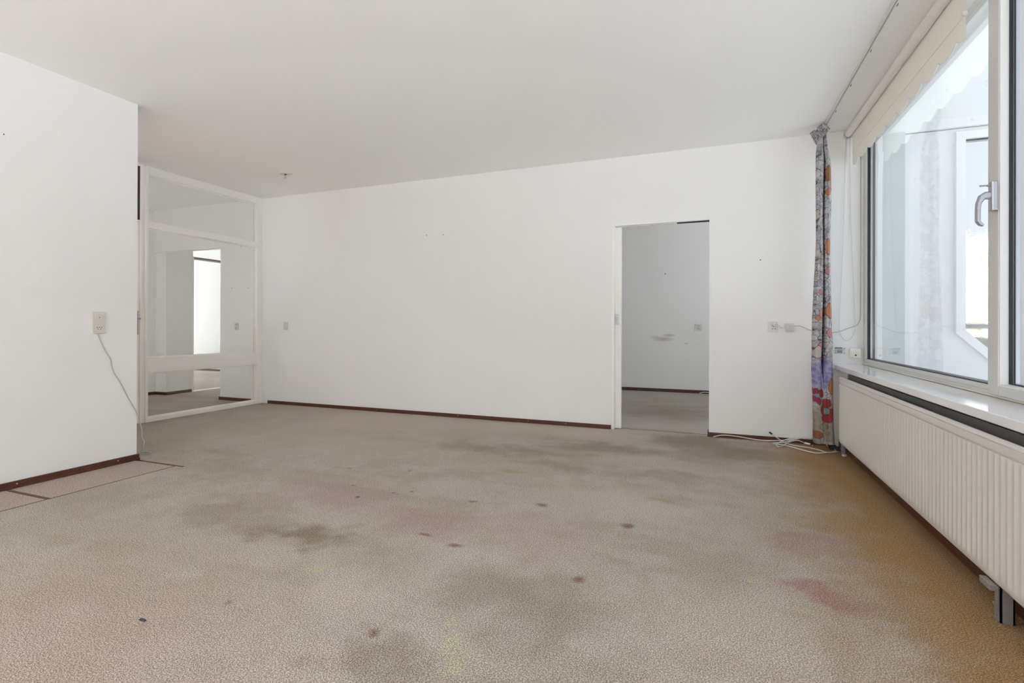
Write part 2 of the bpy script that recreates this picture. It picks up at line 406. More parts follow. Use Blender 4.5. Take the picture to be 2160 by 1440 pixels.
# wall under and over the window, wall behind the camera
S(box('wall_right', XW, 1.32, YB, D, 0, .650, M['wall']), 'low wall under the window')
S(box('wall_right_head', 1.12, 1.32, YB, D, 2.545, H, M['wall']))
wall_grid('wall_behind', 'Y', YB - .1, YB, XL - .1, 1.32, 0, H, [(-3.8, .85, .05, 2.5)], M['wall'])  # added opening lets sun in; wall set far back to even the light

# baseboards of reddish hardwood
def bb(name, x0, x1, y0, y1, h=.040, nails=()):
    o = S(box(name, x0, x1, y0, y1, 0, h, M['wood'], None, .003, 2))
    return o
bbk = bb('baseboard_back', XP + .09, -.900, D - .012, D); bbk['label'] = 'dark reddish wooden baseboard along the long wall'
for x in (-3.6, -2.55, -1.75, -1.35):
    disc('nail', (x, D - .0135, .024), (x, D - .0115, .024), .004, M['brass'], bbk, 10)
bb2 = bb('baseboard_doorway', -.030, .93, D - .012, D); box('return_piece', -.030, -.018, D, D + .1, 0, .045, M['wood'], bb2, .002)
bbl = bb('baseboard_left', XL, XL + .013, YB, YE + .012, .043); bbl['label'] = 'reddish wooden baseboard with brass nails on the left wall'
box('foot_bead', XL + .013, XL + .020, YB, YE + .014, 0, .014, M['wood'], bbl, .003)
for y in (1.815, 2.385):
    disc('nail', (XL + .0125, y, .026), (XL + .0155, y, .026), .0045, M['brass'], bbl, 12)
bb('baseboard_right', XW - .014, XW, YB, D - .02, .065)
bb('baseboard_hall_back', -6.130, XP - .16, D - .012, D, .042)
bb('baseboard_hall_left', -7.43, -7.418, .9, 4.99, .042)
bb('baseboard_pilaster', -7.43, -7.22, 4.988, 5.0, .042)
bb('baseboard_passage', -7.22, -7.208, 4.99, 5.38, .042)
bb('baseboard_far_room', -12.5, -7.4, 8.018, 8.03, .042)
bb('baseboard_side_room', -3.1, 1.1, 8.098, 8.11, .048)
# door head and jamb of the far doorway
jb = S(box('trim_1', -7.335, -7.205, 5.385, 5.405, 0, 2.02, M['paint']))
box('door_head', -7.335, -7.205, 5.405, 6.25, 1.988, 2.014, flecked('brown_door_head', (.17, .13, .10), .5), jb)
box('threshold', -7.32, -7.22, 5.405, 6.25, 0, .006, M['paint'], jb)

# sliding door, its casing and the seam in the doorway
cas = S(box('trim_2', -.898, -.872, D - .004, D + .1, 0, 1.960, M['paint'], None, .002)); cas['label'] = 'white painted casing of the sliding door'
box('casing_head', -.898, -.018, D - .004, D + .030, 1.960, 1.973, M['paint'], cas, .002)
box('track_slot', -.30, -.018, D + .045, D + .075, 1.956, 1.966, M['dark'], cas)
box('track_cover', -.872, -.30, D + .045, D + .075, 1.958, 1.966, M['paint'], cas)
dr = S(box('door_2', -1.80, -.812, D + .036, D + .072, .008, 1.952, M['door_paint'], None, .002), 'white sliding door pushed into the wall pocket')
pull = box('edge_pull', -.870, -.838, D + .031, D + .0365, 1.012, 1.112, M['steel'], dr, .0015)
box('finger_recess', -.862, -.846, D + .0300, D + .0315, 1.036, 1.088, M['galv'], pull)
for z in (1.022, 1.102): disc('screw', (-.854, D + .0295, z), (-.854, D + .0312, z), .004, M['dark'], pull, 10)
S(box('trim_3', -.872, -.018, D + .078, D + .084, -.002, .0015, M['underlay']))

# ------------------------------------------------------------------ glazed partition
pt = tag(empty('glazed_partition', (XP, 4.2, 0)), 'white painted timber partition with three clear glass panes to the hall', 'partition')
PX0, PX1 = XP - .10, XP
def pbox(n, y0, y1, z0, z1, x0=PX0, x1=PX1, m='paint', bev=.003): return box(n, x0, x1, y0, y1, z0, z1, M[m], pt, bev)
pbox('post', 3.470, 3.500, 0, H - .002, PX0, PX1 - .012)
pbox('post', 3.500, 3.528, .042, H - .002)
pbox('post', 4.872, 4.918, .042, H - .002)
pbox('post', 4.918, D, 0, H - .002, PX0, PX1 - .010)
pbox('rail', 3.500, 4.918, 2.562, H - .002, PX0, PX1 - .010)
pbox('rail', 3.528, 4.872, 2.533, 2.562)
pbox('rail', 3.528, 4.872, 1.985, 2.050)
pbox('rail', 3.528, 4.872, .501, .657)
pbox('rail', 3.500, 4.918, 0, .042, PX0, PX1 + .004)
for (z0, z1) in ((.042, .501), (.657, 1.985), (2.050, 2.533)):
    pane = pbox('pane', 3.528, 4.872, z0, z1, XP - .053, XP - .047, 'glass', 0)
    b_ = bmesh.new()
    for (x0, x1) in ((XP - .047, XP - .035), (XP - .065, XP - .053)):
        bx(b_, x0, x1, 3.528, 3.538, z0, z1); bx(b_, x0, x1, 4.862, 4.872, z0, z1); bx(b_, x0, x1, 3.538, 4.862, z0, z0 + .010); bx(b_, x0, x1, 3.538, 4.862, z1 - .010, z1)
    adopt(obj('glazing_bead', b_, M['paint']), pt)
# hall door in the same wall, mostly hidden behind the left wall
d1 = S(box('door_1', XP - .045, XP - .005, 2.62, 3.444, .010, 2.030, M['door_paint'], None, .003), 'white hall door half hidden by the left wall')
box('lock_plate', XP - .005, XP + .002, 3.404, 3.431, .900, 1.137, M['steel'], d1, .001)
h_ = tube('lever', [(XP + .002, 3.422, 1.057), (XP + .035, 3.422, 1.057), (XP + .045, 3.41, 1.057), (XP + .045, 3.32, 1.055)], .008, M['steel'], d1, 5, 10)
fr1 = S(box('trim_4', XP - .09, XP, 3.446, 3.470, 0, H - .002, M['paint'], None, .003))
box('head_rail', XP - .09, XP, 2.58, 3.446, 2.034, 2.050, M['paint'], fr1)
box('transom_board', XP - .022, XP - .008, 2.58, 3.446, 2.050, 2.592, M['dark_pane'], fr1)
box('head_rail', XP - .09, XP, 2.52, 3.446, 2.592, H - .002, M['paint'], fr1)
box('side_post', XP - .09, XP, 2.52, 2.60, 0, 2.034, M['paint'], fr1)

# ------------------------------------------------------------------ window_1: long window on the right
win = empty('window_1', (XG, 2.9, .688)); S(win, 'grey framed window with a large fixed pane and an opening sash')
def wbox(n, x0, x1, y0, y1, z0, z1, m, bev=.002): return box(n, x0, x1, y0, y1, z0, z1, M[m], win, bev)
Z0, Z1 = .688, 2.545
wbox('frame', XG, 1.245, YB, D, Z0, .712, 'alu')                        # bottom outer profile
wbox('frame', XG, 1.245, YB, D, 2.510, Z1, 'alu')
wbox('frame', XG - .003, 1.245, 4.905, D, .712, 2.510, 'alu')
wbox('frame', XG + .002, 1.235, 2.935, 4.905, .712, .735, 'alu')        # glazing bead, bottom of fixed pane
wbox('frame', XG + .002, 1.235, 2.935, 4.905, 2.480, 2.510, 'alu')
wbox('frame', XG + .004, 1.235, 4.890, 4.905, .735, 2.480, 'bead')
wbox('gasket', XG + .008, 1.225, 4.884, 4.890, .737, 2.478, 'rubber', 0)
wbox('gasket', XG + .006, 1.225, 2.935, 4.890, .735, .7405, 'rubber', 0)
wbox('spacer', 1.190, 1.204, 4.872, 4.884, .741, 2.478, 'spacer', 0)
wbox('pane', 1.186, 1.190, 2.920, 4.890, .735, 2.500, 'glass', 0)
wbox('mullion', XG - .006, 1.245, 2.872, 2.924, .712, 2.510, 'alu', .004)
# opening sash nearer the camera, with its handle
wbox('sash', XG - .022, 1.235, 2.795, 2.872, .700, 2.530, 'alu', .004)
wbox('sash', XG - .022, 1.235, 1.30, 2.795, .700, .742, 'alu', .004)
wbox('sash', XG - .022, 1.235, 1.30, 2.795, 2.480, 2.530, 'alu', .004)
wbox('sash', XG - .022, 1.235, 1.22, 1.30, .700, 2.530, 'alu', .004)
def bead(poly):
    b_ = bmesh.new(); prism(b_, poly, 'Z', .742, 2.480); adopt(obj('glazing_bead', b_, M['bead']), win)
bead([(XG - .018, 2.795), (XG - .018, 2.789), (1.175, 2.786), (1.175, 2.795)])
bead([(XG - .018, 1.30), (XG - .018, 1.306), (1.175, 1.309), (1.175, 1.30)])
b_ = bmesh.new(); prism(b_, [(XG - .018, .742), (XG - .018, .748), (1.175, .751), (1.175, .742)], 'Y', 1.31, 2.786); adopt(obj('glazing_bead', b_, M['bead']), win)
b_ = bmesh.new(); prism(b_, [(XG - .018, 2.480), (XG - .018, 2.474), (1.175, 2.471), (1.175, 2.480)], 'Y', 1.31, 2.786); adopt(obj('glazing_bead', b_, M['bead']), win)
wbox('gasket', 1.175, 1.187, 2.781, 2.795, .751, 2.471, 'rubber', 0)
wbox('gasket', 1.175, 1.187, 1.31, 2.781, .742, .756, 'rubber', 0)
wbox('gasket', 1.175, 1.187, 1.31, 2.781, 2.466, 2.480, 'rubber', 0)
wbox('spacer', 1.192, 1.206, 2.772, 2.786, .756, 2.466, 'spacer', 0)
wbox('pane', 1.187, 1.191, 1.30, 2.786, .75, 2.475, 'glass', 0)
# the window goes on behind the camera
for (a, b) in ((-.55, 1.16), (-2.45, -.61)):
    wbox('pane', 1.190, 1.194, a, b, .712, 2.510, 'glass', 0); wbox('mullion', XG - .006, 1.245, b, b + .06, .712, 2.510, 'alu', .004)
# handle: lock box with key, bent lever
hd = wbox('handle', 1.119, 1.143, 2.789, 2.825, 1.494, 1.622, 'steel', .006); hd['label'] = 'grey metal window handle with a key in its lock'
lev = [(1.122, 1.562), (1.104, 1.562), (1.092, 1.556), (1.080, 1.529), (1.078, 1.500), (1.078, 1.453), (1.086, 1.440), (1.096, 1.434)]
hw = [.016, .016, .013, .0085, .008, .008, .007, .005]
lv = bmesh.new(); rings = []
for i, (lx, lz) in enumerate(lev):
    p = Vector((lx, 2.806, lz)); a_ = Vector((lev[max(i - 1, 0)][0], 0, lev[max(i - 1, 0)][1])); b2_ = Vector((lev[min(i + 1, 7)][0], 0, lev[min(i + 1, 7)][1])); t = (b2_ - a_).normalized(); s_ = Vector((0, 1, 0)); n_ = t.cross(s_).normalized(); w, h = .011, hw[i]
    rings.append([lv.verts.new(p + s_ * (w * sx) + n_ * (h * sy)) for sx, sy in ((-1, -.6), (-.6, -1), (.6, -1), (1, -.6), (1, .6), (.6, 1), (-.6, 1), (-1, .6))])
for a, b in zip(rings, rings[1:]):
    for j in range(8): lv.faces.new((a[j], a[(j + 1) % 8], b[(j + 1) % 8], b[j]))
lv.faces.new(rings[0][::-1]); lv.faces.new(rings[-1])
adopt(obj('lever', lv, M['steel']), hd)
kb = bmesh.new(); cyl(kb, (1.119, 2.806, 1.604), (1.108, 2.806, 1.604), .0045, 10); bx(kb, 1.083, 1.110, 2.8045, 2.8075, 1.601, 1.609, .001)
adopt(obj('key', kb, M['galv']), hd)
# sill
sl = bmesh.new(); bx(sl, .936, XG + .02, YB, D - .001, .650, .686, .003, 2)
sill = adopt(obj('window_sill', sl, M['sill']), win); sill['label'] = 'glossy white window sill'
wbox('sill_bead', XG - .010, XG, YB, D, .688, .697, 'plastic', .002)


# ================================================================== OBJECTS IN THE ROOM
# ------------------------------------------------------------------ radiator
rad = tag(empty('radiator', (.92, 3.1, 0)), 'long white ribbed panel radiator under the window sill', 'radiator')
RY0, RY1, RZ0, RZ1 = 1.55, 4.500, .122, .617
RF = .898                                            # front face
def rad_panel(name, x, depth, y0, y1, m):
    """pressed steel panel: vertical flutes between a flat top and bottom band"""
    bm = bmesh.new(); zs = [RZ0, RZ0 + .012, RZ0 + .030, RZ0 + .045, RZ1 - .060, RZ1 - .051, RZ1 - .0475, RZ1 - .044, RZ1 - .017, RZ1 - .0145, RZ1 - .012, RZ1 - .004, RZ1]
    off = [.008, .001, .000, .0045, .0045, .001, .0075, .000, .000, .0045, .000, .002, .009]; flute = [0, 0, .15, 1, 1, .15, 0, .10, 0, 0, 0, 0, 0]
    pitch, k = .040, 5; n = int((y1 - y0 - .05) / pitch); prof = [0, 0, 1, 1, 1]
    ys = [y0, y0 + .006] + [y0 + .025 + i * pitch + pitch * f for i in range(n) for f in (0, .12, .28, .72, .88)] + [y1 - .006, y1]
    fl_ = [0, 0] + [d for i in range(n) for d in (0, 0, 1, 1, 0)] + [0, 0]; fl_ = [0, 0] + [d for i in range(n) for d in (0., .15, 1., 1., .15)] + [0, 0]
    ed = [.008, .001] + [0] * (5 * n) + [.001, .008]
    grid = [[bm.verts.new((x + off[j] * (1 if flute[j] < 1 else 0) + ed[i] + (.0045 * fl_[i] - .0010) * flute[j], ys[i], zs[j])) for j in range(len(zs))] for i in range(len(ys))]
    for i in range(len(ys) - 1):
        for j in range(len(zs) - 1): bm.faces.new((grid[i][j], grid[i + 1][j], grid[i + 1][j + 1], grid[i][j + 1]))
    bx(bm, x + .009, x + depth, y0 + .001, y1 - .001, RZ0 + .001, RZ1 - .001)
    return adopt(obj(name, bm, m, None, auto=50), rad)
rad_panel('front_panel', RF, .016, RY0, RY1, M['radiator'])
box('top_lip', RF + .004, RF + .016, RY0 + .004, RY1 - .004, RZ1 - .004, RZ1 + .001, M['radiator'], rad, .002)
box('back_panel', .950, .964, RY0 + .03, RY1 - .03, RZ0, RZ1 + .024, M['rad_in_shade'], rad, .004)
box('top_grille', RF + .018, .949, RY0 + .02, RY1 - .02, RZ1 - .014, RZ1 - .009, M['rad_in_shade'], rad, .001)
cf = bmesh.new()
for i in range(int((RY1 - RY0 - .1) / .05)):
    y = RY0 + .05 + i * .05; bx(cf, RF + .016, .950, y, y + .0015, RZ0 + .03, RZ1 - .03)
adopt(obj('convector_fins', cf, M['rad_in_shade']), rad)
# floor bracket with clip, bolt and foot
lg = bmesh.new(); bx(lg, .906, .944, 2.196, 2.206, 0, RZ0 + .02); bx(lg, .906, .911, 2.196, 2.236, 0, RZ0 + .02); bx(lg, .939, .944, 2.196, 2.236, 0, RZ0 + .02)
leg = adopt(obj('leg', lg, M['galv']), rad)
box('slotted_strip', .900, .906, 2.200, 2.222, .004, RZ0 - .006, M['steel'], leg, .001)
disc('bolt', (.893, 2.211, .060), (.900, 2.211, .060), .006, M['steel'], leg, 6)
disc('bolt', (.893, 2.211, .012), (.900, 2.211, .012), .006, M['steel'], leg, 6)
cl2 = box('clip', .885, .905, 2.214, 2.290, .097, .118, M['galv'], rad, .002); box('clip_pad', .886, .900, 2.290, 2.296, .098, .115, M['rubber'], cl2, .002)
# valve and pipes at the far end
vb = bmesh.new(); cyl(vb, (.955, 4.585, .075), (.955, 4.50, .135), .013, 12); cyl(vb, (.955, 4.60, 0), (.955, 4.60, .085), .009, 12); cyl(vb, (.955, 4.60, .05), (.93, 4.60, .05), .014, 12)
vlv = adopt(obj('valve', vb, M['galv'], None, auto=40), rad)
disc('valve_cap', (.93, 4.60, .05), (.905, 4.60, .05), .016, M['rubber'], vlv, 14)
disc('valve_collar', (.955, 4.60, 0), (.955, 4.60, .014), .016, M['white_plastic'], vlv, 14)
pb = bmesh.new(); cyl(pb, (.955, 4.66, 0), (.955, 4.66, .12), .008, 10); cyl(pb, (.955, 4.66, .12), (.955, 4.51, .14), .008, 10)
adopt(obj('pipe', pb, M['galv'], None, auto=40), rad)

# ------------------------------------------------------------------ roller blind
rb = tag(empty('roller_blind', (1.06, 3.9, 2.585)), 'cream roller blind with scalloped hem above the window', 'blind')
BY0, BY1 = 2.930, 4.945
tb = bmesh.new(); cyl(tb, (1.053, BY0, 2.588), (1.053, BY1, 2.588), .027, 32)
tbe = adopt(obj('tube', tb, flecked('pinkish_white_tube', (.82, .79, .77), .45, amt=.02), None, auto=40), rb)
disc('end_cap', (1.053, BY1, 2.588), (1.053, BY1 + .008, 2.588), .029, M['steel'], tbe, 24)
disc('end_cap', (1.053, BY0 - .008, 2.588), (1.053, BY0, 2.588), .029, M['steel'], tbe, 24)
box('bracket', 1.02, 1.085, BY1 + .008, BY1 + .012, 2.556, H, M['white_plastic'], rb, .002)
box('bracket', 1.02, 1.085, BY0 - .012, BY0 - .008, 2.556, H, M['white_plastic'], rb, .002)
def fabric_mat():
    m, b, n = mat('cream_blind_fabric', (.80, .75, .62), .85, 0, .1)
    p = n.pos(); t = n.noise(n.vmath('MULTIPLY', p, (1., 260., 6.)), 1., 2); t2 = n.noise(n.vmath('MULTIPLY', p, (1., 8., 300.)), 1., 2)
    n.link(n.mix(n.math('MULTIPLY', n.math('ADD', t, t2), .5), (.92, .89, .81), (.96, .935, .87)), b.inputs['Base Color'])
    tl = n.add('ShaderNodeBsdfTranslucent'); tl.inputs[0].default_value = (.85, .82, .70, 1)
    mx = n.add('ShaderNodeMixShader'); mx.inputs[0].default_value = .10
    n.link(b.outputs[0], mx.inputs[1]); n.link(tl.outputs[0], mx.inputs[2]); n.link(mx.outputs[0], n.n['Material Output'].inputs[0])
    return m
M['fabric'] = fabric_mat()
fb = bmesh.new(); NY = 330; per = .214; zt = 2.588; edge_pts = []
rows = []
for i in range(NY + 1):
    y = BY0 + (BY1 - .012 - BY0) * i / NY
    ph = ((BY1 - y) / per) % 1.0
    zb = 2.343 - .036 * (math.sin(math.pi * ph) ** .75)
    rows.append((y, [zt, 2.52, 2.45, 2.436, 2.430, 2.424, 2.410, zb + .02, zb])); edge_pts.append((1.081, y, zb))
xo = [1.0795, 1.080, 1.0805, 1.079, 1.078, 1.079, 1.081, 1.081, 1.081]
for sgn in (0, 1):
    g = [[fb.verts.new((xo[j] + .0012 * sgn, y, z)) for j, z in enumerate(zs)] for y, zs in rows]
    for a, b in zip(g, g[1:]):
        for j in range(8): fb.faces.new((a[j], b[j], b[j + 1], a[j + 1]) if sgn == 0 else (a[j], a[j + 1], b[j + 1], b[j]))
fab = adopt(obj('fabric', fb, M['fabric'], None, smooth=True), rb)
tube('scalloped_trim', edge_pts, .0022, flecked('white_braid', (.86, .84, .78), .7, amt=.05), fab, 1, 6)
box('hem_slat', 1.0770, 1.0785, BY0 + .006, BY1 - .02, 2.420, 2.438, M['fabric'], fab)
disc('slat_plug', (1.078, BY0 - .002, 2.429), (1.078, BY0 + .008, 2.429), .011, M['white_plastic'], fab, 14)
tube('pull_cord', [(1.036, 4.951, 2.56), (1.028, 4.951, 2.2), (1.019, 4.951, 1.73), (.993, 4.951, 1.05), (.996, 4.951, .951), (1.018, 4.951, .90), (1.047, 4.951, .882), (1.080, 4.951, .905), (1.103, 4.951, .97),
                   (1.104, 4.951, 1.05), (1.076, 4.951, 1.73), (1.066, 4.951, 2.2), (1.064, 4.951, 2.56)], .0022, M['white_plastic'], rb, 6, 6)

# ------------------------------------------------------------------ curtain rail
cr = tag(empty('curtain_rail', (.852, 2.0, H)), 'thin white curtain rail screwed to the ceiling', 'curtain rail')
rr_ = bmesh.new()
bx(rr_, .843, .862, YB + .2, 4.775, H - .003, H); bx(rr_, .843, .846, YB + .2, 4.775, H - .014, H - .003); bx(rr_, .859, .862, YB + .2, 4.775, H - .014, H - .003)
bx(rr_, .846, .850, YB + .2, 4.775, H - .014, H - .011); bx(rr_, .855, .859, YB + .2, 4.775, H - .014, H - .011)
adopt(obj('rail', rr_, flecked('white_rail', (.74, .74, .72), .4, amt=.02)), cr)
for y in (3.098, 3.561, 4.022, 4.466, 2.63, 2.17):
    box('glider', .862, .872, y - .006, y + .006, H - .012, H, M['galv'], cr, .001)

# ------------------------------------------------------------------ curtain
def curtain_mat():
    m, b, n = mat('floral_curtain_print', (.7, .68, .66), .9, 0, .1)
    uv = n.add('ShaderNodeUVMap'); uv.uv_map = 'UVMap'; p = uv.outputs[0]         # u along the cloth, v = height in metres
    w = n.vmath('SUBTRACT', n.noise(p, 14, 3, .6, 'Color'), (.5, .5, .5)); s_ = n.add('ShaderNodeVectorMath', operation='SCALE'); n.link(w, s_.inputs[0]); s_.inputs[3].default_value = .035
    q = n.vmath('MULTIPLY', n.vmath('ADD', p, s_.outputs[0]), (1, 1, 0))
    c = n.mix(n.ramp(n.noise(p, 16, 3), .42, .62), (.54, .52, .53), (.33, .32, .34))
    c = n.mix(n.ramp(n.noise(p, 5, 2), .55, .7, 0, .7), c, (.50, .47, .38))
    # inked stems and leaf outlines
    v = n.add('ShaderNodeTexVoronoi', feature='DISTANCE_TO_EDGE'); v.inputs['Scale'].default_value = 26; n.link(n.vmath('MULTIPLY', q, (1.4, .75, 1)), v.inputs['Vector'])
    c = n.mix(n.ramp(v.outputs[0], .012, .05, .85, 0), c, (.05, .05, .08))
    v2 = n.add('ShaderNodeTexVoronoi', feature='DISTANCE_TO_EDGE'); v2.inputs['Scale'].default_value = 75; n.link(n.vmath('MULTIPLY', q, (1.5, .6, 1)), v2.inputs['Vector'])
    c = n.mix(n.math('MULTIPLY', n.ramp(v2.outputs[0], .01, .06, .6, 0), n.ramp(n.noise(p, 9, 2), .45, .6)), c, (.12, .12, .17))
    def flower(c, u, z, ru, rz, col, amt=.95, ring=(.16, .03, .03)):
        d = n.vmath('LENGTH', n.vmath('DIVIDE', n.vmath('SUBTRACT', q, (u, z, 0)), (ru, rz, 1)))
        if ring: c = n.mix(n.ramp(d, 1.02, 1.18, .9, 0), c, ring)
        return n.mix(n.ramp(d, .92, 1.02, amt, 0), c, col)
    OR = (.46, .24, .14); PK = (.46, .25, .27); RD = (.30, .05, .05); TE = (.20, .30, .29); BL = (.19, .17, .46); BG = (.27, .22, .14)
    sep = n.add('ShaderNodeSeparateXYZ'); n.link(q, sep.inputs[0])
    # dye runs from blue to sand toward the hem
    c = n.mix(n.math('MULTIPLY', n.ramp(sep.outputs[1], .44, .56), n.ramp(sep.outputs[1], .66, .80, .85, 0)), c, n.mix(n.ramp(n.noise(p, 30, 2), .4, .6), BL, (.36, .33, .48)))
    c = n.mix(n.math('MULTIPLY', n.ramp(sep.outputs[1], .02, .12), n.ramp(sep.outputs[1], .26, .44, .75, 0)), c, BG)
    U = UVX
    for (f, z, ru, rz, col) in [(.78, 2.22, .030, .058, (.30, .17, .09)), (.76, 2.07, .022, .028, OR), (.92, 2.13, .012, .04, OR), (.80, 1.63, .028, .060, OR), (.76, 1.44, .022, .030, PK),
                                (.80, 1.12, .028, .060, OR), (.79, .945, .020, .032, PK), (.30, 1.27, .020, .02, PK), (.18, 1.06, .018, .02, OR), (.38, 1.10, .018, .04, PK), (.36, .84, .022, .03, PK), (.25, .79, .035, .05, (.50, .46, .42)),
                                (.86, .52, .022, .062, (.45, .20, .07)), (.10, .475, .020, .025, (.30, .04, .09)), (.22, .40, .02, .025, (.30, .04, .09)), (.05, .415, .02, .02, (.30, .04, .09)), (.36, .46, .026, .032, RD), (.16, .445, .015, .016, TE),
                                (.62, .385, .030, .034, RD), (.42, .33, .024, .036, RD), (.80, .31, .026, .036, RD), (.50, .265, .028, .030, RD), (.70, .265, .028, .028, RD), (.60, .325, .021, .026, TE),
                                (.14, .13, .028, .028, (.25, .10, .06)), (.12, .085, .02, .018, TE), (.45, .20, .03, .03, (.24, .29, .23))]:
        c = flower(c, U(f), z, ru, rz, col)
    n.link(c, b.inputs['Base Color']); n.link(n.bump(n.noise(p, 300, 2), .15, .001), b.inputs['Normal'])
    return m
prof = [(-.02, .035), (.00, -.02), (.10, -.050), (.25, -.058), (.38, -.050), (.455, -.020), (.505, .078), (.525, .080), (.570, -.015), (.66, -.048), (.78, -.058), (.90, -.046), (.985, -.010), (1.0, .030),
        (.90, .065), (.70, .085), (.45, .088), (.20, .080), (.04, .060)]
loop = catmull([(a, b, 0) for a, b in prof], 6, True); NP = len(loop)
WREF = .13
acc = [0.]
for a, b in zip(loop, loop[1:] + loop[:1]): acc.append(acc[-1] + math.hypot((b.x - a.x) * WREF, b.y - a.y))
UU = [p.x * .150 + p.y * .22 for p in loop]
def UVX(f): return f * .150 - .011
M['curtain'] = curtain_mat()
cu = tag(empty('curtain', (.85, 4.74, .06)), 'bunched floral curtain hanging in the corner beside the window', 'curtain')
LR = [(2.56, .808, .856), (2.50, .803, .862), (2.41, .795, .871), (2.32, .793, .886), (2.03, .793, .889), (1.71, .790, .889), (1.334, .780, .893), (.95, .770, .897), (.85, .769, .904), (.80, .768, .899), (.645, .764, .904), (.35, .770, .914), (.058, .777, .924)]
def lr(z):
    for (z1, l1, r1), (z0, l0, r0) in zip(LR, LR[1:]):
        if z >= z0: t = (z - z0) / (z1 - z0); return l0 + (l1 - l0) * t, r0 + (r1 - r0) * t
    return LR[-1][1:]
cb = bmesh.new(); uvl = cb.loops.layers.uv.new('UVMap'); NZ = 110; rings = []
for k in range(NZ + 1):
    z = 2.56 + (.058 - 2.56) * k / NZ; l, r = lr(z); kk = .9873   # body hangs slightly nearer than the table of widths
    row = []
    for i, p in enumerate(loop):
        deep = .80 + .20 * min(1, (2.56 - z) / .5); rip = .0055 * math.sin(i / NP * 2 * math.pi * 11 + z * 1.3) * (1 if z > 1.2 else max(.25, (z - .2))) + .003 * math.sin(z * 9 + i * .21)
        py = p.y
        if .42 < p.x < .62 and i < NP * .55:
            kf = min(1, max(0, (.74 - z) / .22)); py = py + (-.052 - py) * kf * kf * (3 - 2 * kf)
        y = 4.745 + py * deep * (.85 + .15 * math.sin(z * 2.1)) - (.0 if p.y > .03 else rip)
        x = l + (r - l) * p.x + .004 * math.sin(z * 5 + i * .05)
        row.append(cb.verts.new((x, y, z)))
    rings.append((row, z))
for (a, za), (b, zb) in zip(rings, rings[1:]):
    for i in range(NP):
        j = (i + 1) % NP; f = cb.faces.new((a[i], a[j], b[j], b[i])); us = (UU[i], UU[j], UU[j], UU[i])
        for lp, u, z in zip(f.loops, us, (za, za, zb, zb)): lp[uvl].uv = (u, z)
f = cb.faces.new(rings[-1][0][::-1]); f2 = cb.faces.new(rings[0][0])
adopt(obj('drape', cb, M['curtain'], None, smooth=True), cu)
hb = bmesh.new(); uvl = hb.loops.layers.uv.new('UVMap')
for i in range(9):
    t = i / 8; a = Vector((.760, 4.80, 2.585)).lerp(Vector((.812, 4.655, 2.600)), t); b = Vector((.806, 4.80, 2.480)).lerp(Vector((.862, 4.655, 2.545)), t)
    if 3 <= i <= 4: a = a.lerp(b, .12)
    d = (b - a).normalized(); n_ = Vector((.45, -.75, .35)).normalized(); s_ = d.cross(n_).normalized()
    ring_prev = None
    for st in range(7):
        c_ = a.lerp(b, st / 6); rw = .0075 * (1 - .35 * abs(st / 3 - 1) ** 2); ring_ = [hb.verts.new(c_ + n_ * (rw * math.cos(q_)) + s_ * (rw * 2.6 * math.sin(q_)) + Vector((0, .02, 0)) * (0)) for q_ in [2 * math.pi * e / 10 for e in range(10)]]
        if ring_prev:
            for e in range(10): hb.faces.new((ring_prev[e], ring_prev[(e + 1) % 10], ring_[(e + 1) % 10], ring_[e]))
        else: hb.faces.new(ring_[::-1])
        ring_prev = ring_
    hb.faces.new(ring_prev)
for f in hb.faces:
    for lp in f.loops: v = lp.vert.co; lp[uvl].uv = (v.y * 3 + v.x * 2, v.z)
ph = adopt(obj('pleated_heading', hb, M['curtain'], None, smooth=True), cu)
for y in (4.70, 4.76): disc('hook', (.852, y, 2.55), (.852, y, H - .008), .003, M['galv'], cu, 8)

# ------------------------------------------------------------------ ceiling rose with hook
ro = tag(empty('ceiling_rose', (-4.255, 4.235, H)), 'round white ceiling rose with a lamp hook and loose wire', 'ceiling rose')
disc('cover', (-4.262, 4.225, H), (-4.262, 4.225, H - .008), .060, M['white_plastic'], ro, 32, .054)
disc('opening', (-4.262, 4.225, H - .008), (-4.262, 4.225, H - .0092), .026, M['plastic'], ro, 20)
box('connector', -4.262, -4.238, 4.218, 4.230, H - .018, H - .008, M['dark'], ro, .002)
box('cover_tab', -4.255, -4.165, 4.215, 4.255, H - .006, H - .001, M['white_plastic'], ro, .002)
tube('hook', [(-4.245, 4.215, H - .008), (-4.245, 4.212, H - .030), (-4.252, 4.212, H - .048), (-4.240, 4.212, H - .058), (-4.231, 4.212, H - .047), (-4.236, 4.212, H - .036)], .0025, M['galv'], ro, 5, 8)

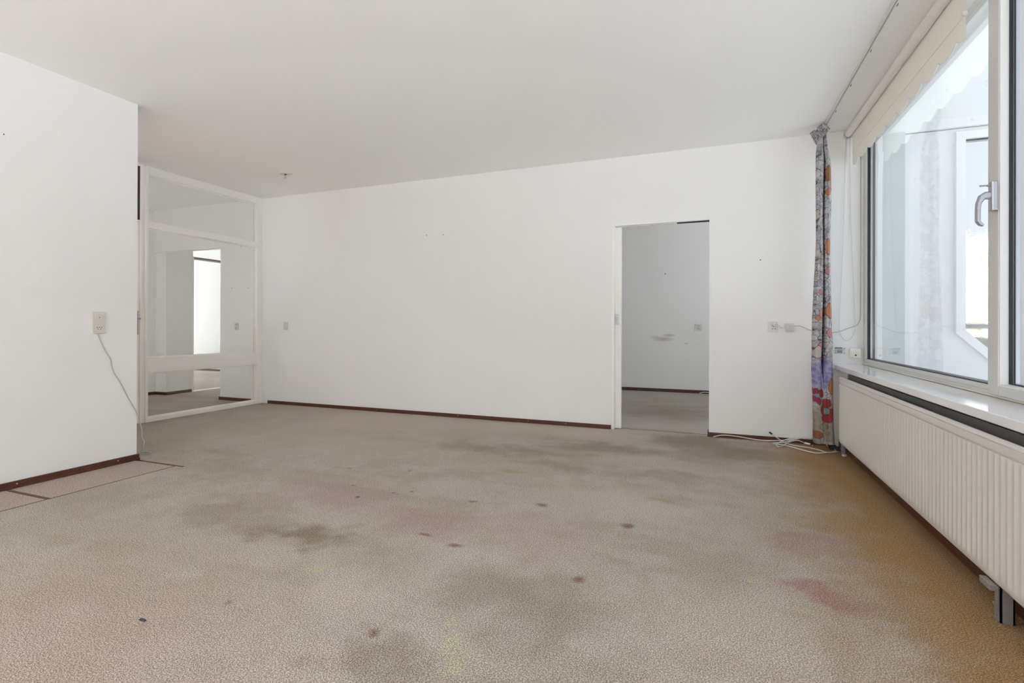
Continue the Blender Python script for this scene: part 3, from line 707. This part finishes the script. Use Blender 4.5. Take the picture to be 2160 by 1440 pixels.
# ------------------------------------------------------------------ outlets
def outlet_double(name, label, c, w, h, axis='Y', grp=None):
    """wall outlet with two recessed round sockets, one above the other; c = centre on the wall face"""
    x, y, z = c; o = tag(empty(name, c), label, 'outlet', grp)
    box('plate', x - w / 2, x + w / 2, y - .010, y, z - h / 2, z + h / 2, M['plastic'], o, .003)
    for dz in (-h * .24, h * .24):
        rg = bmesh.new(); R = min(w, h / 2) * .40
        ro_ = [rg.verts.new((x + R * math.cos(a), y - .0125, z + dz + R * math.sin(a))) for a in [2 * math.pi * i / 24 for i in range(24)]]
        r1 = [rg.verts.new((x + R * .86 * math.cos(a), y - .0125, z + dz + R * .86 * math.sin(a))) for a in [2 * math.pi * i / 24 for i in range(24)]]
        r2_ = [rg.verts.new((x + R * .80 * math.cos(a), y - .0104, z + dz + R * .80 * math.sin(a))) for a in [2 * math.pi * i / 24 for i in range(24)]]
        r0 = [rg.verts.new((v.co.x, y - .0095, v.co.z)) for v in ro_]
        for A, B in ((r0, ro_), (ro_, r1), (r1, r2_)):
            for i in range(24): rg.faces.new((A[i], A[(i + 1) % 24], B[(i + 1) % 24], B[i]))
        rg.faces.new(r2_)
        so = adopt(obj('socket', rg, M['plastic'], None, auto=35), o)
        for dx in (-R * .38, R * .38):
            disc('contact_hole', (x + dx, y - .0100, z + dz), (x + dx, y - .0112, z + dz), R * .17, M['dark'], so, 10)
    return o
outlet_double('wall_outlet', 'small double outlet low on the long wall beside the glass partition', (-4.974, D, .990), .072, .100)
outlet_double('wall_outlet', 'pale double outlet on the hall wall seen through the glass', (-5.816, D, .978), .062, .095)
outlet_double('wall_outlet', 'double outlet on the wall of the room behind the doorway', (-.176, 8.11, .984), .098, .100)
# outlet with a plug beside the curtain
o = tag(empty('wall_outlet', (.497, D, .992)), 'white outlet with a round plug in its upper socket near the curtain', 'outlet')
box('plate', .459, .535, D - .009, D, .946, 1.038, M['white_plastic'], o, .003)
so = disc('socket', (.505, D - .009, .975), (.505, D - .0125, .975), .019, M['white_plastic'], o, 24, .018)
for dx in (-.011, .011): disc('contact_hole', (.505 + dx, D - .0125, .975), (.505 + dx, D - .0132, .975), .004, M['dark'], so, 10)
disc('contact_hole', (.505, D - .0125, .981), (.505, D - .0132, .981), .002, M['dark'], so, 8)
pg = tag(empty('plug', (.508, D - .009, 1.013)), 'round white mains plug in the upper socket of the outlet', 'plug')
disc('body', (.508, D - .009, 1.014), (.508, D - .040, 1.014), .019, M['white_plastic'], pg, 24, .016)
tube('cord', [(.508, D - .038, 1.012), (.522, D - .050, 1.018), (.540, D - .040, 1.003), (.553, D - .020, .983), (.570, D - .008, .985), (.589, D - .010, .992)], .003, M['cable'], pg, 6, 8)
# dimmer
dm = tag(empty('dimmer_switch', (.622, D, .990)), 'boxy white dimmer switch with a round slotted knob', 'switch')
box('housing', .589, .654, D - .034, D, .957, 1.024, M['white_plastic'], dm, .003)
kn = disc('knob', (.622, D - .034, .989), (.622, D - .040, .989), .024, M['white_plastic'], dm, 32, .022)
box('grip', .6175, .6265, D - .050, D - .039, .969, 1.009, M['white_plastic'], kn, .003)
box('clip', .587, .5905, D - .026, D - .008, 1.000, 1.020, M['cable_grey'], dm, .001)
tag(tube('wall_wire', [(.654, D - .006, 1.003), (.69, D - .005, 1.001), (.715, D - .005, .998), (.750, D - .005, .981), (.796, D - .005, .962), (.87, D - .005, .950), (.938, D - .005, .947), (.996, D - .005, .955), (1.06, D - .005, .983),
     (1.114, D - .005, 1.006), (1.132, D - .006, 1.036), (1.141, D - .006, 1.075), (1.143, D - .006, 1.3), (1.143, D - .006, 2.4)], .003, M['cable_grey'], None, 6, 8), 'thin grey wire running along the wall from dimmer to window', 'wire')
# opened telephone terminal and cream box
tt = tag(empty('terminal_block', (.998, D, .797)), 'uncovered telephone terminal with exposed contacts beside the cream box', 'telephone socket')
box('base', .960, 1.034, D - .006, D, .772, .822, M['white_plastic'], tt, .002)
cs_ = box('contact_strip', .978, 1.014, D - .012, D - .006, .776, .800, M['galv'], tt, .001)
box('bridge', .974, 1.020, D - .014, D - .006, .803, .812, M['steel'], tt, .001)
box('dark_slot', .962, 1.012, D - .0075, D - .0055, .816, .822, M['dark'], tt)
for (x, z) in [(.966, .777), (.966, .795), (.966, .813), (1.030, .777), (1.030, .815)]:
    disc('screw', (x, D - .006, z), (x, D - .0095, z), .0045, M['galv'], tt, 10)
for x in (.984, .992, 1.000, 1.008): disc('screw', (x, D - .012, .788), (x, D - .0135, .788), .003, M['dark'], cs_, 8)
cbx = tag(empty('junction_box', (1.103, D, .778)), 'cream square junction box with one dark hole above the sill', 'junction box')
cv_ = box('cover', 1.063, 1.143, D - .034, D, .739, .817, M['box_cream'], cbx, .004)
disc('cable_hole', (1.104, D - .0345, .762), (1.104, D - .030, .762), .0065, M['dark'], cv_, 16)
disc('screw', (1.104, D - .0348, .778), (1.104, D - .033, .778), .0025, M['galv'], cv_, 8)
# left wall: antenna and telephone outlet
yo, zo = 2.2625, 1.009
al = tag(empty('wall_outlet', (XL, yo, zo)), 'tall cream double wall outlet with antenna hole and five-pin socket', 'outlet')
box('plate', XL, XL + .011, yo - .0415, yo + .0415, zo - .075, zo + .075, M['plastic'], al, .003)
for dz, holes in ((.036, [(0, 0)]), (-.036, [(-.014, .003), (0, .004), (.014, .003), (-.008, -.008), (.008, -.008)])):
    ins = disc('insert', (XL + .011, yo, zo + dz), (XL + .0135, yo, zo + dz), .027, M['plastic'], al, 32, .0255)
    for (a, b) in holes: disc('pin_hole', (XL + .0135, yo + a, zo + dz + b), (XL + .0142, yo + a, zo + dz + b), .0028, M['dark'], ins, 10)
tag(tube('outlet_cable', [(XL + .006, 2.258, .936), (XL + .006, 2.276, .878), (XL + .007, 2.303, .811), (XL + .008, 2.337, .75), (XL + .008, 2.346, .692), (XL + .007, 2.368, .64), (XL + .007, 2.406, .575), (XL + .007, 2.454, .467), (XL + .007, 2.491, .397),
     (XL + .006, 2.514, .351), (XL + .004, 2.528, .30), (-3.965, 2.56, .235), (-3.975, 2.572, .19), (-3.985, 2.580, .150), (-3.962, 2.58, .120), (-3.968, 2.58, .085), (-4.01, 2.6, .05), (-4.10, 2.64, .006), (-4.127, 2.673, .005), (-4.08, 2.685, .005),
     (-4.046, 2.682, .005), (-4.022, 2.668, .005), (-4.040, 2.645, .005), (-4.10, 2.625, .005)], .0034, M['cable_grey'], None, 6, 8), 'grey cable hanging from the cream outlet round the wall corner', 'cable')

# ------------------------------------------------------------------ cables on the carpet by the curtain
def with_end(o, a, b, r, m='white_plastic', name='connector'):
    e = obj(name, cyl(bmesh.new(), a, b, r, 12), M[m], None, auto=40); e.parent = o; return e
ca = tag(tube('floor_cable', [(.017, 4.925, .006), (.06, 4.928, .020), (.119, 4.930, .029), (.234, 4.93, .024), (.385, 4.93, .009), (.533, 4.93, .015), (.676, 4.935, .040), (.76, 4.94, .060), (.84, 4.93, .05), (.90, 4.90, .01)], .0042, M['cable'], None, 6, 8),
         'white cable lying along the baseboard between doorway and curtain', 'cable')
cb_ = tag(tube('floor_cable', [(.475, 4.935, .075), (.503, 4.93, .058), (.569, 4.915, .016), (.629, 4.841, .006), (.726, 4.79, .006), (.801, 4.733, .006), (.852, 4.653, .006), (.905, 4.70, .006), (.930, 4.78, .006), (.925, 4.85, .006)], .0042, M['cable'], None, 6, 8),
          'white cable with a black plug leaning on the baseboard', 'cable')
with_end(cb_, (.470, 4.940, .082), (.492, 4.932, .066), .0075, 'rubber', 'plug'); with_end(cb_, (.492, 4.932, .066), (.508, 4.928, .054), .006)
cc = tag(tube('floor_cable', [(.740, 4.925, .010), (.712, 4.925, .024), (.676, 4.925, .030), (.623, 4.92, .014), (.560, 4.79, .006), (.520, 4.728, .006), (.510, 4.795, .006), (.530, 4.87, .008), (.59, 4.925, .026), (.66, 4.935, .046), (.80, 4.93, .06)], .0042, M['cable'], None, 6, 8),
         'white looped cable with a pale plug on the carpet by the curtain', 'cable')
with_end(cc, (.738, 4.926, .012), (.775, 4.905, .009), .009)
tag(tube('floor_cable', [(.66, 4.925, .034), (.567, 4.89, .012), (.492, 4.862, .006), (.52, 4.83, .006), (.588, 4.788, .006), (.674, 4.665, .0095), (.762, 4.601, .006), (.849, 4.636, .0095), (.915, 4.70, .006), (.950, 4.74, .006)], .0042, M['cable'], None, 6, 8),
    'white cable snaking across the carpet toward the radiator foot', 'cable')
tag(tube('floor_cable', [(-.16, 8.085, .004), (-.13, 8.085, .016), (-.104, 8.085, .022), (-.026, 8.085, .022), (.3, 8.085, .012)], .006, M['cable'], None, 6, 8), 'white cable at the baseboard of the room behind the doorway', 'cable')
jbx = tag(box('cable_box', .895, .945, 4.80, 4.84, 0, .035, M['rubber'], None, .004), 'small dark grey cable box on the floor behind the radiator end', 'cable box')
nb = bmesh.new(); bx(nb, -1.790, -1.762, 1.150, 1.158, .001, .007, .0025)
tag(obj('lint_scrap', nb, flecked('dark_blue_lint', (.05, .05, .07), .9)), 'tiny dark scrap lying on the carpet in front', 'scrap')

# ================================================================== OUTSIDE: balcony, neighbours, trees
def render_mat():
    m, b, n = mat('white_exterior_render', (.84, .85, .85), .85, 0, .2)
    p = n.pos(); st = n.noise(n.vmath('MULTIPLY', p, (3.5, 3.5, 1.)), 1.2, 5, .65)
    c = n.mix(n.ramp(st, .5, .72, 0, .5), (.86, .865, .86), (.66, .68, .69))
    c = n.mix(n.ramp(n.noise(p, 12, 4, .7), .62, .74, 0, .4), c, (.55, .55, .53))
    n.link(c, b.inputs['Base Color']); n.link(n.bump(n.noise(p, 60, 3), .15, .003), b.inputs['Normal']); return m
M['render'] = render_mat()
M['ext_white'] = flecked('white_exterior_paint', (.88, .885, .89), .5, amt=.02, scale=9)
# privacy wall with the chamfered opening
EY0, EY1 = 5.15, 5.25
OX0, OX1, OZ0, OZ1, CH = 1.893, 2.95, .55, 2.50, .42
out = [(1.32, -.2), (3.3, -.2), (3.3, 2.592), (1.32, 2.592)]
hole = [(OX0, OZ1), (OX1, OZ1), (OX1, OZ0 + CH), (OX1 - CH, OZ0), (OX0 + CH, OZ0), (OX0, OZ0 + CH)]
def ring_wall(bm, outer, inner, y0, y1):
    """outer rectangle (bl, br, tr, tl) around an inner six-gon, as strips"""
    bl, br, tr, tl = outer; a, b, c, d, e, f = inner
    for poly in ([tl, tr, b, a], [tr, br, c, b], [br, (d[0], br[1]), d, c], [(d[0], br[1]), (e[0], bl[1]), e, d], [(e[0], bl[1]), bl, f, e], [bl, tl, a, f]):
        prism(bm, poly, 'Y', y0, y1)
pw = bmesh.new(); ring_wall(pw, out, hole, EY0, EY1)
pwo = S(obj('wall_balcony', pw, M['render']), 'white rendered balcony side wall outside the window')
tr_ = bmesh.new()
k = .062; kc = k * math.tan(math.radians(22.5))
outer6 = [(OX0 - k, OZ1 + k), (OX1 + k, OZ1 + k), (OX1 + k, OZ0 + CH - kc), (OX1 - CH + kc, OZ0 - k), (OX0 + CH - kc, OZ0 - k), (OX0 - k, OZ0 + CH - kc)]
for i in range(6):
    j = (i + 1) % 6
    seg = bmesh.new(); prism(seg, [outer6[i], outer6[j], hole[j], hole[i]], 'Y', EY0 - .03, EY0 + .05); bmesh.ops.bevel(seg, geom=list(seg.edges), offset=.0015, segments=1, affect='EDGES')
    sg = obj('opening_trim', seg, M['ext_white']); sg.parent = pwo
gp = bmesh.new(); prism(gp, hole, 'Y', EY0 + .04, EY0 + .046); g_ = obj('pane', gp, M['ripple']); g_.parent = pwo
S(box('wall_facade_pier', 1.25, 1.476, 5.07, EY1, -.2, 2.592, flecked('grey_green_cladding', (.60, .64, .62), .8, amt=.04, scale=5)))
pstrip = S(box('trim_5', 1.476, 1.515, EY0 - .045, EY0, -.2, 2.56, M['ext_white'], None, .003)); box('strip', 1.522, 1.552, EY0 - .02, EY0, -.2, 2.56, M['ext_white'], pstrip, .003)
S(box('trim_6', 1.25, 3.3, EY0 - .03, EY1, 2.600, 3.9, M['render']))
S(box('wall_balcony_sun_block', 1.32, 3.0, YB - .3, YB - .2, -.3, 2.9, M['render']))  # unseen wall added to keep sun off the balcony floor
rm = bmesh.new()
for (a, b, c, d) in [(XL - .1, 1.32, YB - .1, 8.3), (-7.6, XL - .1, .8, 8.3), (-12.7, -7.6, 3.4, 8.3)]: bx(rm, a, b, c, d, 2.95, 9.0)
S(obj('roof_added_sun_block', rm, M['render']))  # unseen mass added above the flat to shade the ground outside
S(box('floor_balcony', 1.32, 2.95, YB - .3, EY1 + .05, -.3, -.1, M['render']))
# awning arms folded against the pier
for i, (pts, w, lab) in enumerate([([(1.303, 2.43), (1.266, 1.606)], .017, 'wider white awning arm slanting outside the far end of the window'),
                                   ([(1.262, 2.32), (1.256, 1.575)], .006, 'thin white awning arm close to the window frame outside')]):
    (xa, za), (xb, zb) = pts; am = bmesh.new(); prism(am, [(xa - w, za), (xa + w, za), (xb + w, zb), (xb - w, zb + .012)], 'Y', 5.030 - .03 * i, 5.055 - .03 * i)
    bmesh.ops.bevel(am, geom=list(am.edges), offset=.002, segments=1, affect='EDGES')
    tag(obj('awning_arm', am, M['ext_white']), lab, 'awning arm')
# rail seen through the rippled pane
rl = tag(empty('balcony_rail', (2.5, 5.9, .9)), 'pale handrail seen through the rippled balcony pane', 'railing')
box('handrail', 1.7, 4.2, 5.90, 5.95, .975, 1.030, M['ext_white'], rl, .006)
box('infill_board', 1.7, 4.2, 5.92, 5.935, .10, .90, flecked('pale_board', (.72, .72, .66), .7, amt=.05, scale=4), rl, .003)
for x in (1.75, 2.95, 4.15): box('post', x - .02, x + .02, 5.92, 5.95, -.1, .975, M['ext_white'], rl, .003)
# ground, sunlit block and trees
S(box('ground', 3.2, 60, -30, 70, -6.2, -6.0, flecked('dark_paving', (.105, .10, .095), .95, amt=.2, scale=1.5)))
ab = tag(empty('apartment_block', (16, 34, -6)), 'pale yellow apartment block beyond the balcony', 'building')
yl = flecked('pale_yellow_brick', (.045, .036, .019), .85, amt=.15, scale=3)
ab_bm = bmesh.new(); bx(ab_bm, 9, 30, 34, 44, -6, 5.0); adopt(obj('walls', ab_bm, yl), ab)
box('roof', 8.7, 30.3, 33.7, 44.3, 5.0, 5.35, M['ext_white'], ab, .05)
wmat = flecked('far_window_glass', (.10, .12, .15), .15)
for i in range(6):
    for j in range(4):
        x = 10.2 + i * 3.3; z = -5 + j * 2.6
        w_ = box('window', x, x + 1.7, 33.94, 34.0, z, z + 1.5, M['ext_white'], ab); box('pane', x + .1, x + 1.6, 33.92, 33.96, z + .1, z + 1.4, wmat, w_)
def tree(name, label, x, y, h, r, seed, col):
    rnd = random.Random(seed); o = tag(empty(name, (x, y, -6)), label, 'tree', 'trees beyond the balcony')
    tb_ = bmesh.new(); tube_bm(tb_, catmull([(x, y, -6), (x + .1, y, -6 + h * .35), (x - .1, y + .1, -6 + h * .7), (x, y, -6 + h * .9)], 4), lambda t: .22 * (1 - .75 * t), 8)
    for a in range(7):
        an = a * 2.4; z = -6 + h * (.45 + .06 * a); tube_bm(tb_, [(x, y, z), (x + math.cos(an) * r * .45, y + math.sin(an) * r * .45, z + r * .35), (x + math.cos(an) * r * .8, y + math.sin(an) * r * .8, z + r * .5)], lambda t: .06 * (1 - .7 * t), 6)
    adopt(obj('trunk', tb_, flecked('bark', (.13, .10, .07), .9, amt=.3, scale=8), None, smooth=True), o)
    lb = bmesh.new(); c0 = Vector((x, y, -6 + h * .72))
    for i in range(2600):
        d = Vector((rnd.gauss(0, 1), rnd.gauss(0, 1), rnd.gauss(0, 1))).normalized() * (rnd.random() ** .45); lump = .75 + .35 * math.sin(d.x * 5 + seed) * math.cos(d.y * 4 + d.z * 3)
        p = c0 + Vector((d.x * r * lump, d.y * r * lump, d.z * h * .33 * lump)); a = Vector((rnd.gauss(0, 1), rnd.gauss(0, 1), rnd.gauss(0, 1))).normalized(); b2 = a.orthogonal().normalized(); s_ = .11 + .1 * rnd.random()
        lb.faces.new([lb.verts.new(p + a * s_), lb.verts.new(p + b2 * s_ * .5), lb.verts.new(p - a * s_), lb.verts.new(p - b2 * s_ * .5)])
    lo = adopt(obj('foliage', lb, flecked('leaves_' + str(seed), col, .7, amt=.35, scale=2)), o); lo['kind'] = 'stuff'
tree('garden_tree', 'tall sunlit yellow-green tree outside the window', 10.2, 21.5, 10.0, 2.2, 3, (.10, .105, .035))
tree('garden_tree', 'lower green tree standing before the yellow block', 8.2, 19.0, 7.2, 1.4, 5, (.06, .08, .028))
